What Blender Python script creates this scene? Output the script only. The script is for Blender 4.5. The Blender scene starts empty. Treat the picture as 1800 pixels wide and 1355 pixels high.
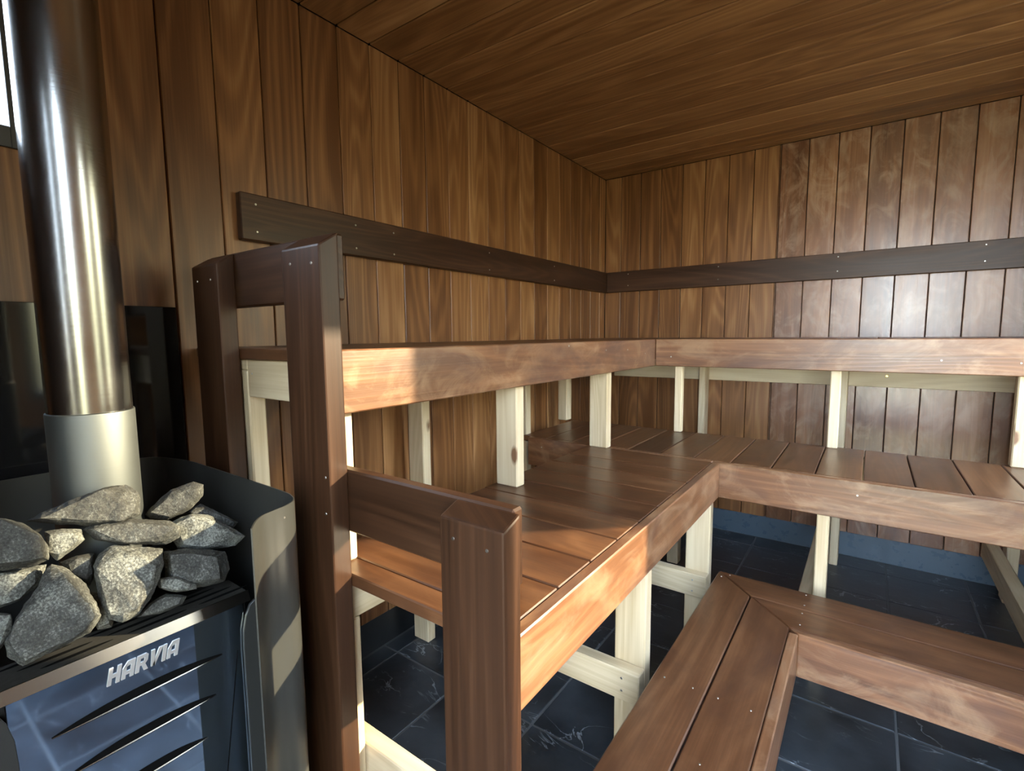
import bpy, bmesh, math, random
from mathutils import Vector, Matrix, noise

random.seed(7)
scene = bpy.context.scene
col = scene.collection

# ------------------------------------------------------------------ camera
CAM = dict(f=872.18, x=1.5717, y=-3.3373, z=1.2773, yaw=0.6242, pitch=-0.1014, roll=0.0085)
cam_data = bpy.data.cameras.new('camera')
cam = bpy.data.objects.new('camera', cam_data)
col.objects.link(cam)
cam_data.sensor_fit = 'HORIZONTAL'
cam_data.sensor_width = 36.0
cam_data.lens = CAM['f'] / 1800.0 * 36.0
cam_data.clip_start = 0.02
CROT = (Matrix.Rotation(CAM['yaw'], 3, 'Z') @ Matrix.Rotation(CAM['pitch'], 3, 'X') @ Matrix.Rotation(CAM['roll'], 3, 'Y'))
_axes = CROT @ Matrix(((1, 0, 0), (0, 0, -1), (0, 1, 0)))       # camera looks along +y of CROT
cam.matrix_world = Matrix.Translation((CAM['x'], CAM['y'], CAM['z'])) @ _axes.to_4x4()
scene.camera = cam

# ------------------------------------------------------------------ light and exposure
scene.view_settings.view_transform = 'Standard'
scene.view_settings.look = 'None'
scene.view_settings.gamma = 1.0
scene.view_settings.use_curve_mapping = False
scene.view_settings.exposure = 1.0
scene.render.film_transparent = False
try:
    scene.cycles.max_bounces = 14
    scene.cycles.diffuse_bounces = 8
    scene.cycles.glossy_bounces = 6
    scene.cycles.transparent_max_bounces = 12
    scene.cycles.sample_clamp_indirect = 6.0
    scene.cycles.use_denoising = True
except Exception:
    pass

world = bpy.data.worlds.new('world')
scene.world = world
world.use_nodes = True
wn, wl = world.node_tree.nodes, world.node_tree.links
wn.clear()
w_out = wn.new('ShaderNodeOutputWorld')
w_bg = wn.new('ShaderNodeBackground')
w_tc = wn.new('ShaderNodeTexCoord')
w_sep = wn.new('ShaderNodeSeparateXYZ')
w_noise = wn.new('ShaderNodeTexNoise')
w_noise.inputs['Scale'].default_value = 9.0
w_noise.inputs['Detail'].default_value = 5.0
w_add = wn.new('ShaderNodeMath'); w_add.operation = 'MULTIPLY_ADD'
w_add.inputs[1].default_value = 0.22
w_ramp = wn.new('ShaderNodeValToRGB')
wl.new(w_tc.outputs['Generated'], w_sep.inputs[0])
wl.new(w_tc.outputs['Generated'], w_noise.inputs['Vector'])
wl.new(w_noise.outputs['Fac'], w_add.inputs[0])
wl.new(w_sep.outputs['Z'], w_add.inputs[2])
cr = w_ramp.color_ramp
cr.elements[0].position = 0.0;  cr.elements[0].color = (0.17, 0.16, 0.12, 1)
cr.elements[1].position = 1.0;  cr.elements[1].color = (0.72, 0.90, 1.22, 1)
for p_, c_ in ((0.13, (0.30, 0.28, 0.17, 1)), (0.31, (0.62, 0.57, 0.38, 1)), (0.37, (1.0, 1.06, 1.12, 1)), (0.5, (0.90, 1.02, 1.20, 1))):
    e_ = cr.elements.new(p_); e_.color = c_
wl.new(w_ramp.outputs['Color'], w_bg.inputs['Color'])
w_dot = wn.new('ShaderNodeVectorMath'); w_dot.operation = 'DOT_PRODUCT'   # the sky is brighter towards the sun
w_dot.inputs[1].default_value = Vector((1.0, 0.6, 0.5)).normalized()
wl.new(w_tc.outputs['Generated'], w_dot.inputs[0])
w_max = wn.new('ShaderNodeMath'); w_max.operation = 'MAXIMUM'; w_max.inputs[1].default_value = 0.0
wl.new(w_dot.outputs['Value'], w_max.inputs[0])
w_pow = wn.new('ShaderNodeMath'); w_pow.operation = 'POWER'; w_pow.inputs[1].default_value = 2.0
wl.new(w_max.outputs[0], w_pow.inputs[0])
w_str = wn.new('ShaderNodeMath'); w_str.operation = 'MULTIPLY_ADD'
w_str.inputs[1].default_value = 6.5; w_str.inputs[2].default_value = 5.5
wl.new(w_pow.outputs[0], w_str.inputs[0])
w_ny = wn.new('ShaderNodeMath'); w_ny.operation = 'MULTIPLY'; w_ny.inputs[1].default_value = -1.0   # sky brightness added towards the front, filling the room through the door
w_nm = wn.new('ShaderNodeMath'); w_nm.operation = 'MAXIMUM'; w_nm.inputs[1].default_value = 0.0
wl.new(w_sep.outputs['Y'], w_ny.inputs[0]); wl.new(w_ny.outputs[0], w_nm.inputs[0])
w_lift = wn.new('ShaderNodeMath'); w_lift.operation = 'MULTIPLY_ADD'; w_lift.inputs[1].default_value = 0.26
wl.new(w_nm.outputs[0], w_lift.inputs[0]); wl.new(w_add.outputs[0], w_lift.inputs[2])
wl.new(w_lift.outputs[0], w_ramp.inputs['Fac'])
w_front = wn.new('ShaderNodeMath'); w_front.operation = 'MULTIPLY_ADD'; w_front.inputs[1].default_value = 10.0
wl.new(w_nm.outputs[0], w_front.inputs[0]); wl.new(w_str.outputs[0], w_front.inputs[2])
wl.new(w_front.outputs[0], w_bg.inputs['Strength'])
wl.new(w_bg.outputs[0], w_out.inputs['Surface'])

sun_data = bpy.data.lights.new('sun', 'SUN')
sun_data.energy = 11.0
sun_data.angle = math.radians(0.7)
sun_data.color = (1.0, 0.80, 0.53)
sun = bpy.data.objects.new('sun', sun_data)
col.objects.link(sun)
SUN_DIR = Vector((1.0, 0.90, 0.455)).normalized()               # towards the sun
sun.rotation_euler = SUN_DIR.to_track_quat('Z', 'Y').to_euler()
sun.location = (4.5, -0.5, 3.0)

# ------------------------------------------------------------------ small helpers
OFF = {}


def ray_on(u, v, axis, val):
    """the point of the place seen at (u, v) on the plane axis = val"""
    d = CROT @ Vector(((u - 900) / CAM['f'], 1.0, -(v - 677.5) / CAM['f']))
    o = Vector((CAM['x'], CAM['y'], CAM['z']))
    t = (val - o[axis]) / d[axis]
    return o + d * t


def new_bm():
    bm = bmesh.new()
    bm.loops.layers.uv.new('UVMap')
    bm.verts.layers.float.new('rnd')
    return bm


def solid(bm, pts=None, lo=None, hi=None, axis=0, bev=0.002, seg=1, rnd=None):
    """a board: box lo..hi or convex hull of pts, edges eased, grain along axis"""
    t = bmesh.new()
    if pts is None:
        x0, y0, z0 = lo; x1, y1, z1 = hi
        pts = [(x, y, z) for x in (x0, x1) for y in (y0, y1) for z in (z0, z1)]
    for p in pts:
        t.verts.new(p)
    bmesh.ops.convex_hull(t, input=t.verts[:])
    bmesh.ops.dissolve_limit(t, angle_limit=0.01, verts=t.verts[:], edges=t.edges[:])
    if bev > 0:
        bmesh.ops.bevel(t, geom=t.edges[:], offset=bev, segments=seg, profile=0.6, affect='EDGES')
    bmesh.ops.recalc_face_normals(t, faces=t.faces[:])
    t.normal_update()
    uvl = t.loops.layers.uv.new('UVMap')
    rl = t.verts.layers.float.new('rnd')
    r = random.random() if rnd is None else rnd
    for v in t.verts:
        v[rl] = r
    others = [a for a in range(3) if a != axis]
    for f in t.faces:
        n = [abs(c) for c in f.normal]
        d = n.index(max(n))
        for lp in f.loops:
            c = lp.vert.co
            if d == axis:
                uu, vv = c[others[0]] * 0.05, c[others[1]] + c[others[0]] * 0.6
            else:
                o = [a for a in others if a != d][0]
                uu, vv = c[axis], c[o]
            lp[uvl].uv = (uu + r * 37.0, vv + r * 11.3)
    me = bpy.data.meshes.new('tmp')
    t.to_mesh(me); t.free()
    bm.from_mesh(me)
    bpy.data.meshes.remove(me)


def box(bm, x0, x1, y0, y1, z0, z1, axis=0, bev=0.002, rnd=None, seg=1):
    solid(bm, lo=(min(x0, x1), min(y0, y1), min(z0, z1)), hi=(max(x0, x1), max(y0, y1), max(z0, z1)), axis=axis, bev=bev, rnd=rnd, seg=seg)


def one(x0, x1, y0, y1, z0, z1, axis=0, bev=0.002):
    bm = new_bm(); box(bm, x0, x1, y0, y1, z0, z1, axis, bev); return bm


def link_mesh(name, bm, mat, parent=None, loc=None, smooth=False):
    off = OFF[parent.as_pointer()] if parent else Vector(loc if loc is not None else (0, 0, 0))
    bmesh.ops.translate(bm, verts=bm.verts[:], vec=-off)
    me = bpy.data.meshes.new(name)
    bm.to_mesh(me); bm.free()
    if smooth:
        for p in me.polygons:
            p.use_smooth = True
    for m in (mat if isinstance(mat, (list, tuple)) else [mat]):
        me.materials.append(m)
    o = bpy.data.objects.new(name, me)
    col.objects.link(o)
    if parent:
        o.parent = parent
    else:
        o.location = off
    OFF[o.as_pointer()] = off
    return o


def tag(o, label=None, cat=None, group=None, kind=None):
    for k, val in (('label', label), ('category', cat), ('group', group), ('kind', kind)):
        if val:
            o[k] = val
    return o


def thing(name, label, cat, loc, group=None):
    o = bpy.data.objects.new(name, None)
    o.empty_display_size = 0.1
    col.objects.link(o)
    o.location = loc
    OFF[o.as_pointer()] = Vector(loc)
    return tag(o, label, cat, group)


def struct(name, bm, mat):
    return tag(link_mesh(name, bm, mat), kind='structure')


# ------------------------------------------------------------------ materials
def mat_base(name):
    m = bpy.data.materials.new(name)
    m.use_nodes = True
    nt = m.node_tree
    b = nt.nodes['Principled BSDF']
    return m, nt.nodes, nt.links, b


def N(nodes, t, **kw):
    n = nodes.new(t)
    for k, v in kw.items():
        setattr(n, k, v)
    return n


def mth(nodes, links, op, a, b=None, c=None, clamp=False):
    n = nodes.new('ShaderNodeMath'); n.operation = op; n.use_clamp = clamp
    for i, x in enumerate((a, b, c)):
        if x is None:
            continue
        if isinstance(x, (int, float)):
            n.inputs[i].default_value = x
        else:
            links.new(x, n.inputs[i])
    return n.outputs[0]


def wood(name, dark, mid, light, rough=0.5, grain=1.0, var=0.35, rings=0.5, blotch=0.0, blotch_col=(0.3, 0.25, 0.2),
         knots=0.0, knot_col=(0.16, 0.06, 0.02), coat=0.0, bump=0.25, spec=0.5, patch=0.0, patch_col=(0.05, 0.025, 0.02)):
    m, nd, lk, b = mat_base(name)
    uv = N(nd, 'ShaderNodeUVMap', uv_map='UVMap')
    at = N(nd, 'ShaderNodeAttribute', attribute_name='rnd')

    def mapped(sx, sy):
        mp = N(nd, 'ShaderNodeMapping')
        mp.inputs['Scale'].default_value = (sx, sy, 1)
        lk.new(uv.outputs['UV'], mp.inputs['Vector'])
        return mp.outputs['Vector']

    def noi(vec, scale, detail, dist=0.0, rough_=0.55):
        n = N(nd, 'ShaderNodeTexNoise')
        n.inputs['Scale'].default_value = scale
        n.inputs['Detail'].default_value = detail
        n.inputs['Distortion'].default_value = dist
        n.inputs['Roughness'].default_value = rough_
        lk.new(vec, n.inputs['Vector'])
        return n.outputs['Fac']

    fine = noi(mapped(3.0, 150.0 * grain), 1.0, 4.0)
    broad = noi(mapped(0.9, 13.0 * grain), 1.0, 3.0, 0.3)
    fig = noi(mapped(0.55, 5.0 * grain), 1.0, 1.5, 0.4)
    ring = mth(nd, lk, 'SINE', mth(nd, lk, 'MULTIPLY', fig, 95.0))
    ring = mth(nd, lk, 'MULTIPLY_ADD', ring, 0.5, 0.5)
    ring = mth(nd, lk, 'POWER', ring, 1.6)
    f = mth(nd, lk, 'MULTIPLY', fine, 0.35)
    f = mth(nd, lk, 'MULTIPLY_ADD', broad, 0.60, f)
    f = mth(nd, lk, 'MULTIPLY_ADD', ring, 0.28 * rings, f)
    f = mth(nd, lk, 'ADD', f, -0.02 - 0.13 * rings)
    rv = mth(nd, lk, 'MULTIPLY_ADD', at.outputs['Fac'], var, -var * 0.5)
    f = mth(nd, lk, 'ADD', f, rv)
    ramp = N(nd, 'ShaderNodeValToRGB')
    e = ramp.color_ramp.elements
    e[0].position = 0.22; e[0].color = (*dark, 1)
    e[1].position = 0.78; e[1].color = (*light, 1)
    em = e.new(0.5); em.color = (*mid, 1)
    lk.new(f, ramp.inputs['Fac'])
    c = ramp.outputs['Color']
    if blotch > 0:
        bl = noi(mapped(5.0, 9.0), 1.0, 6.0, 1.4, 0.65)
        bl = mth(nd, lk, 'MULTIPLY', mth(nd, lk, 'SUBTRACT', bl, 0.47), 5.0, clamp=True)
        bl = mth(nd, lk, 'MULTIPLY', bl, blotch)
        mx = N(nd, 'ShaderNodeMix', data_type='RGBA')
        lk.new(bl, mx.inputs[0]); lk.new(c, mx.inputs[6]); mx.inputs[7].default_value = (*blotch_col, 1)
        c = mx.outputs[2]
    if patch > 0:
        pa = noi(mapped(2.2, 4.5), 1.0, 5.0, 0.8, 0.6)
        pa = mth(nd, lk, 'MULTIPLY', mth(nd, lk, 'SUBTRACT', pa, 0.49), 6.0, clamp=True)
        pa = mth(nd, lk, 'MULTIPLY', pa, mth(nd, lk, 'MULTIPLY_ADD', fine, 1.2, patch - 0.6), clamp=True)
        mx = N(nd, 'ShaderNodeMix', data_type='RGBA')
        lk.new(pa, mx.inputs[0]); lk.new(c, mx.inputs[6]); mx.inputs[7].default_value = (*patch_col, 1)
        c = mx.outputs[2]
    if knots > 0:
        vo = N(nd, 'ShaderNodeTexVoronoi')
        vo.inputs['Scale'].default_value = 1.0
        lk.new(mapped(3.2, 7.0), vo.inputs['Vector'])
        wv = noi(mapped(18.0, 40.0), 1.0, 3.0)
        kd = mth(nd, lk, 'MULTIPLY_ADD', wv, 0.07, vo.outputs['Distance'])
        kf = mth(nd, lk, 'SUBTRACT', 1.0, mth(nd, lk, 'MULTIPLY', mth(nd, lk, 'SUBTRACT', kd, 0.105), 20.0, clamp=True), clamp=True)
        kf = mth(nd, lk, 'MULTIPLY', kf, knots)
        mx = N(nd, 'ShaderNodeMix', data_type='RGBA')
        lk.new(kf, mx.inputs[0]); lk.new(c, mx.inputs[6]); mx.inputs[7].default_value = (*knot_col, 1)
        c = mx.outputs[2]
    lk.new(c, b.inputs['Base Color'])
    rr = mth(nd, lk, 'MULTIPLY_ADD', broad, 0.22, rough - 0.11)
    lk.new(rr, b.inputs['Roughness'])
    b.inputs['Specular IOR Level'].default_value = spec
    if coat:
        b.inputs['Coat Weight'].default_value = coat
        b.inputs['Coat Roughness'].default_value = 0.3
    bp = N(nd, 'ShaderNodeBump')
    bp.inputs['Strength'].default_value = bump
    bp.inputs['Distance'].default_value = 0.002
    lk.new(f, bp.inputs['Height'])
    lk.new(bp.outputs[0], b.inputs['Normal'])
    return m


M = {}
M['wall'] = wood('panel_wood', (0.125, 0.048, 0.014), (0.255, 0.112, 0.038), (0.420, 0.220, 0.090), rough=0.40, var=0.30, rings=0.6)
M['glare_figure'] = wood('panel_wood_glare_figure', (0.105, 0.042, 0.019), (0.225, 0.100, 0.047), (0.370, 0.195, 0.105), rough=0.25, var=0.35, rings=0.35, patch=0.45, patch_col=(0.13, 0.060, 0.033),
                  coat=0.35, blotch=0.40, blotch_col=(0.52, 0.36, 0.25))  # same wood as the other panels; pale blotches carry painted glare besides figure
M['ceil'] = wood('ceiling_wood', (0.185, 0.080, 0.026), (0.350, 0.172, 0.064), (0.500, 0.285, 0.122), rough=0.48, var=0.22, rings=0.5)
M['dark'] = wood('dark_heat_treated_wood', (0.020, 0.0082, 0.0036), (0.047, 0.0195, 0.0088), (0.095, 0.043, 0.0205), rough=0.42, var=0.15, rings=0.4, spec=0.35)
M['seat'] = wood('seat_wood', (0.054, 0.021, 0.0085), (0.118, 0.048, 0.020), (0.215, 0.098, 0.042), rough=0.34, var=0.30, rings=0.35, patch=0.55, patch_col=(0.050, 0.022, 0.014),
                 blotch=0.18, blotch_col=(0.25, 0.12, 0.055))
M['fascia'] = wood('front_board_wood', (0.092, 0.036, 0.015), (0.200, 0.086, 0.037), (0.340, 0.170, 0.080), rough=0.36, var=0.12, rings=0.5, patch=0.6, patch_col=(0.085, 0.040, 0.030), coat=0.25,
                   blotch=0.55, blotch_col=(0.38, 0.230, 0.130), bump=0.6)
M['pine'] = wood('pale_pine', (0.51, 0.38, 0.215), (0.67, 0.54, 0.35), (0.75, 0.64, 0.45), rough=0.55, var=0.15, rings=0.5, knots=0.9)


def plain(name, colr, rough, metal=0.0, bump=0.0, scale=80.0, spec=0.5, coat=0.0, vary=0.0):
    m, nd, lk, b = mat_base(name)
    b.inputs['Base Color'].default_value = (*colr, 1)
    b.inputs['Roughness'].default_value = rough
    b.inputs['Metallic'].default_value = metal
    b.inputs['Specular IOR Level'].default_value = spec
    b.inputs['Coat Weight'].default_value = coat
    tc = N(nd, 'ShaderNodeTexCoord')
    no = N(nd, 'ShaderNodeTexNoise')
    no.inputs['Scale'].default_value = scale
    no.inputs['Detail'].default_value = 5.0
    lk.new(tc.outputs['Object'], no.inputs['Vector'])
    if vary:
        lk.new(mth(nd, lk, 'MULTIPLY_ADD', no.outputs['Fac'], vary, rough - vary * 0.5), b.inputs['Roughness'])
    if bump:
        bp = N(nd, 'ShaderNodeBump')
        bp.inputs['Strength'].default_value = bump
        bp.inputs['Distance'].default_value = 0.002
        lk.new(no.outputs['Fac'], bp.inputs['Height'])
        lk.new(bp.outputs[0], b.inputs['Normal'])
    return m


M['backing'] = plain('dark_board_backing', (0.010, 0.006, 0.004), 0.9)  # near-black backing that shows in the joints between boards
M['steel'] = plain('mirror_steel', (0.66, 0.76, 0.88), 0.045, 1.0, vary=0.03, scale=40)
M['chrome'] = plain('bright_steel', (0.17, 0.155, 0.14), 0.25, 1.0)
M['letter'] = plain('brushed_letter_steel', (0.62, 0.61, 0.60), 0.50, 0.7)
M['black_sheet'] = plain('black_enamel_sheet', (0.030, 0.030, 0.028), 0.34, vary=0.10, scale=12)
M['grey_sheet'] = plain('grey_painted_sheet', (0.034, 0.034, 0.031), 0.36, vary=0.08, scale=12)
M['gloss_black'] = plain('gloss_black_panel', (0.012, 0.012, 0.013), 0.07, vary=0.02, scale=6)
M['iron'] = plain('cast_iron', (0.045, 0.042, 0.036), 0.5, 0.3, bump=0.25, scale=120, vary=0.2)
M['void'] = plain('dark_opening', (0.004, 0.004, 0.004), 0.8, spec=0.05)
M['screw'] = plain('zinc_screw', (0.45, 0.43, 0.40), 0.35, 1.0)
M['brass'] = plain('brass_screw', (0.80, 0.62, 0.18), 0.3, 1.0)
M['membrane'] = plain('blue_black_membrane', (0.072, 0.103, 0.138), 0.30, bump=0.3, scale=25, vary=0.25)
M['membrane_shaded'] = plain('shaded_membrane', (0.012, 0.014, 0.016), 0.40, bump=0.3, scale=25, vary=0.2)  # same membrane, with the shade under the benches put into its colour
M['grout'] = plain('light_grey_grout', (0.115, 0.120, 0.125), 0.8, bump=0.3, scale=150)
M['frame'] = plain('painted_window_frame', (0.055, 0.055, 0.058), 0.45)


def pipe_mat(name, base, rough, aniso):
    m, nd, lk, b = mat_base(name)
    b.inputs['Base Color'].default_value = (*base, 1)
    b.inputs['Metallic'].default_value = 1.0
    b.inputs['Anisotropic'].default_value = aniso
    tc = N(nd, 'ShaderNodeTexCoord')
    mp = N(nd, 'ShaderNodeMapping'); mp.inputs['Scale'].default_value = (3, 3, 260)
    lk.new(tc.outputs['Object'], mp.inputs['Vector'])
    no = N(nd, 'ShaderNodeTexNoise'); no.inputs['Scale'].default_value = 1.0; no.inputs['Detail'].default_value = 3
    lk.new(mp.outputs[0], no.inputs['Vector'])
    sm = N(nd, 'ShaderNodeTexNoise'); sm.inputs['Scale'].default_value = 14.0; sm.inputs['Detail'].default_value = 4
    lk.new(tc.outputs['Object'], sm.inputs['Vector'])
    r = mth(nd, lk, 'MULTIPLY_ADD', no.outputs['Fac'], 0.05, rough - 0.025)
    r = mth(nd, lk, 'MULTIPLY_ADD', sm.outputs['Fac'], 0.12, r)
    lk.new(r, b.inputs['Roughness'])
    bp = N(nd, 'ShaderNodeBump'); bp.inputs['Strength'].default_value = 0.06; bp.inputs['Distance'].default_value = 0.001
    lk.new(no.outputs['Fac'], bp.inputs['Height']); lk.new(bp.outputs[0], b.inputs['Normal'])
    return m


M['pipe'] = pipe_mat('polished_flue_steel', (0.34, 0.33, 0.32), 0.15, 0.5)
M['sleeve'] = pipe_mat('dull_flue_steel', (0.125, 0.132, 0.127), 0.45, 0.5)


def slate_mat():
    m, nd, lk, b = mat_base('dark_slate')
    tc = N(nd, 'ShaderNodeTexCoord')
    at = N(nd, 'ShaderNodeAttribute', attribute_name='rnd')
    of = N(nd, 'ShaderNodeVectorMath', operation='SCALE'); of.inputs['Scale'].default_value = 1.0
    cmb = N(nd, 'ShaderNodeCombineXYZ')
    for i in range(3):
        lk.new(mth(nd, lk, 'MULTIPLY', at.outputs['Fac'], (17.0, 31.0, 5.0)[i]), cmb.inputs[i])
    ad = N(nd, 'ShaderNodeVectorMath', operation='ADD')
    lk.new(tc.outputs['Object'], ad.inputs[0]); lk.new(cmb.outputs[0], ad.inputs[1])

    def noi(scale, det, dist=0.0, sc=(1, 1, 1)):
        mp = N(nd, 'ShaderNodeMapping'); mp.inputs['Scale'].default_value = sc
        mp.inputs['Rotation'].default_value = (0, 0, 0.5)
        lk.new(ad.outputs[0], mp.inputs['Vector'])
        n = N(nd, 'ShaderNodeTexNoise')
        n.inputs['Scale'].default_value = scale; n.inputs['Detail'].default_value = det; n.inputs['Distortion'].default_value = dist
        lk.new(mp.outputs[0], n.inputs['Vector'])
        return n.outputs['Fac']
    base = noi(6.0, 6.0)
    v1 = noi(3.2, 5.0, 1.2, (1, 2.2, 1))
    vein = mth(nd, lk, 'ABSOLUTE', mth(nd, lk, 'SUBTRACT', v1, 0.5))
    vein = mth(nd, lk, 'SUBTRACT', 1.0, mth(nd, lk, 'MULTIPLY', vein, 105.0, clamp=True), clamp=True)
    msk = mth(nd, lk, 'MULTIPLY', mth(nd, lk, 'SUBTRACT', noi(5.0, 3.0), 0.46), 6.0, clamp=True)
    vein = mth(nd, lk, 'MULTIPLY', vein, msk)
    ramp = N(nd, 'ShaderNodeValToRGB')
    e = ramp.color_ramp.elements
    e[0].position = 0.3; e[0].color = (0.014, 0.018, 0.022, 1)
    e[1].position = 0.75; e[1].color = (0.054, 0.065, 0.078, 1)
    lk.new(base, ramp.inputs['Fac'])
    mx = N(nd, 'ShaderNodeMix', data_type='RGBA')
    lk.new(mth(nd, lk, 'MULTIPLY', vein, 0.70), mx.inputs[0]); lk.new(ramp.outputs['Color'], mx.inputs[6])
    mx.inputs[7].default_value = (0.34, 0.38, 0.42, 1)
    lk.new(mx.outputs[2], b.inputs['Base Color'])
    lk.new(mth(nd, lk, 'MULTIPLY_ADD', base, 0.30, 0.22), b.inputs['Roughness'])
    b.inputs['Specular IOR Level'].default_value = 0.5
    bp = N(nd, 'ShaderNodeBump'); bp.inputs['Strength'].default_value = 0.5; bp.inputs['Distance'].default_value = 0.004
    lk.new(noi(11.0, 8.0), bp.inputs['Height']); lk.new(bp.outputs[0], b.inputs['Normal'])
    return m


M['slate'] = slate_mat()


def stone_mat():
    m, nd, lk, b = mat_base('peridotite_stone')
    tc = N(nd, 'ShaderNodeTexCoord')
    at = N(nd, 'ShaderNodeAttribute', attribute_name='rnd')

    def noi(scale, det, rg=0.6):
        n = N(nd, 'ShaderNodeTexNoise')
        n.inputs['Scale'].default_value = scale; n.inputs['Detail'].default_value = det; n.inputs['Roughness'].default_value = rg
        lk.new(tc.outputs['Object'], n.inputs['Vector'])
        return n.outputs['Fac']
    sp = noi(330.0, 3.0, 0.7)
    bg = noi(28.0, 5.0)
    f = mth(nd, lk, 'MULTIPLY_ADD', bg, 0.45, mth(nd, lk, 'MULTIPLY', sp, 0.6))
    f = mth(nd, lk, 'MULTIPLY_ADD', at.outputs['Fac'], 0.16, f)
    ramp = N(nd, 'ShaderNodeValToRGB')
    e = ramp.color_ramp.elements
    e[0].position = 0.46; e[0].color = (0.022, 0.021, 0.018, 1)
    e[1].position = 0.80; e[1].color = (0.30, 0.31, 0.275, 1)
    em = e.new(0.60); em.color = (0.060, 0.060, 0.053, 1)
    lk.new(f, ramp.inputs['Fac'])
    lk.new(ramp.outputs['Color'], b.inputs['Base Color'])
    b.inputs['Roughness'].default_value = 0.75
    bp = N(nd, 'ShaderNodeBump'); bp.inputs['Strength'].default_value = 0.7; bp.inputs['Distance'].default_value = 0.003
    lk.new(mth(nd, lk, 'MULTIPLY_ADD', noi(70.0, 6.0), 0.8, mth(nd, lk, 'MULTIPLY', sp, 0.3)), bp.inputs['Height'])
    lk.new(bp.outputs[0], b.inputs['Normal'])
    return m


M['stone'] = stone_mat()


def glass_mat():
    m = bpy.data.materials.new('window_glass')
    m.use_nodes = True
    nd, lk = m.node_tree.nodes, m.node_tree.links
    nd.clear()
    out = nd.new('ShaderNodeOutputMaterial')
    mix = nd.new('ShaderNodeMixShader')
    lw = nd.new('ShaderNodeLayerWeight'); lw.inputs['Blend'].default_value = 0.5
    pw = nd.new('ShaderNodeMath'); pw.operation = 'POWER'; pw.inputs[1].default_value = 5.0
    fr = nd.new('ShaderNodeMath'); fr.operation = 'MULTIPLY_ADD'; fr.inputs[1].default_value = 0.9; fr.inputs[2].default_value = 0.04
    lk.new(lw.outputs['Facing'], pw.inputs[0]); lk.new(pw.outputs[0], fr.inputs[0])
    tr = nd.new('ShaderNodeBsdfTransparent'); tr.inputs['Color'].default_value = (0.93, 0.96, 0.96, 1)
    gl = nd.new('ShaderNodeBsdfGlossy'); gl.inputs['Roughness'].default_value = 0.02
    lk.new(fr.outputs[0], mix.inputs[0]); lk.new(tr.outputs[0], mix.inputs[1]); lk.new(gl.outputs[0], mix.inputs[2])
    lk.new(mix.outputs[0], out.inputs['Surface'])
    return m


M['glass'] = glass_mat()

# ------------------------------------------------------------------ the room
RX, RY, RZ, KICK = 2.40, -3.75, 2.356, 0.138        # right wall, front wall, ceiling, foot of the panelling
PITCH = 0.14


def pieces(a0, a1, holes):
    """the stretches of a0..a1 left over by holes"""
    out = [(a0, a1)]
    for h0, h1 in holes:
        nx = []
        for s0, s1 in out:
            if h1 <= s0 or h0 >= s1:
                nx.append((s0, s1)); continue
            if h0 > s0: nx.append((s0, h0))
            if h1 < s1: nx.append((h1, s1))
        out = nx
    return out


def board_wall(bm, axis, plane, inward, start, end, phase, holes, z0=KICK, z1=RZ, thick=0.016, mats=None):
    """vertical boards; axis 'x' wall runs along x, 'y' along y; holes: (a0, a1, z0, z1)"""
    k0 = math.floor((start - phase) / PITCH)
    a = phase + k0 * PITCH
    while a < end - 1e-6:
        b0, b1 = max(a, start), min(a + PITCH, end)
        if b1 - b0 > 0.004:
            cuts = [h for h in holes if h[0] < b1 - 0.002 and h[1] > b0 + 0.002]
            r = random.random()
            strips = [(b0, b1, z0, z1)]
            for h in cuts:
                ns = []
                for (s0, s1, t0, t1) in strips:
                    if h[0] > s0: ns.append((s0, h[0], t0, t1))
                    if h[1] < s1: ns.append((h[1], s1, t0, t1))
                    m0, m1 = max(s0, h[0]), min(s1, h[1])
                    for (q0, q1) in pieces(t0, t1, [(h[2], h[3])]):
                        ns.append((m0, m1, q0, q1))
                strips = ns
            for (s0, s1, t0, t1) in strips:
                if s1 - s0 < 0.004 or t1 - t0 < 0.004: continue
                g = 0.0018
                p0, p1 = sorted((plane, plane - inward * thick))
                if axis == 'x':
                    box(bm, s0 + g, s1 - g, p0, p1, t0, t1, axis=2, bev=0.0022, rnd=r)
                else:
                    box(bm, p0, p1, s0 + g, s1 - g, t0, t1, axis=2, bev=0.0022, rnd=r)
        a += PITCH


def backing(bm, axis, plane, inward, start, end, holes, z0=0.0, z1=RZ + 0.05, off=0.016, thick=0.10):
    """the solid wall behind the boards, with the openings cut out"""
    p0, p1 = sorted((plane - inward * off, plane - inward * (off + thick)))
    xs = sorted({start, end, *[h[0] for h in holes], *[h[1] for h in holes]})
    for s0, s1 in zip(xs[:-1], xs[1:]):
        for q0, q1 in pieces(z0, z1, [(h[2], h[3]) for h in holes if h[0] <= s0 and h[1] >= s1]):
            if axis == 'x':
                box(bm, s0, s1, p0, p1, q0, q1, axis=2, bev=0)
            else:
                box(bm, p0, p1, s0, s1, q0, q1, axis=2, bev=0)


HOLE_L = [(-3.62, -3.005, 1.70, 2.22)]           # window in the left wall, behind the flue
HOLE_R = [(-1.650, -0.795, 0.93, 2.155), (-2.66, -2.24, 0.93, 2.10)]   # two windows in the right wall
HOLE_F = [(1.42, 2.33, 0.0, 2.20), (0.92, 1.05, 0.30, 1.95)]   # front wall: glazed door, and slim side light added for a streak in the flue
Y_PH, X_PH = -2.048, 0.119


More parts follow.
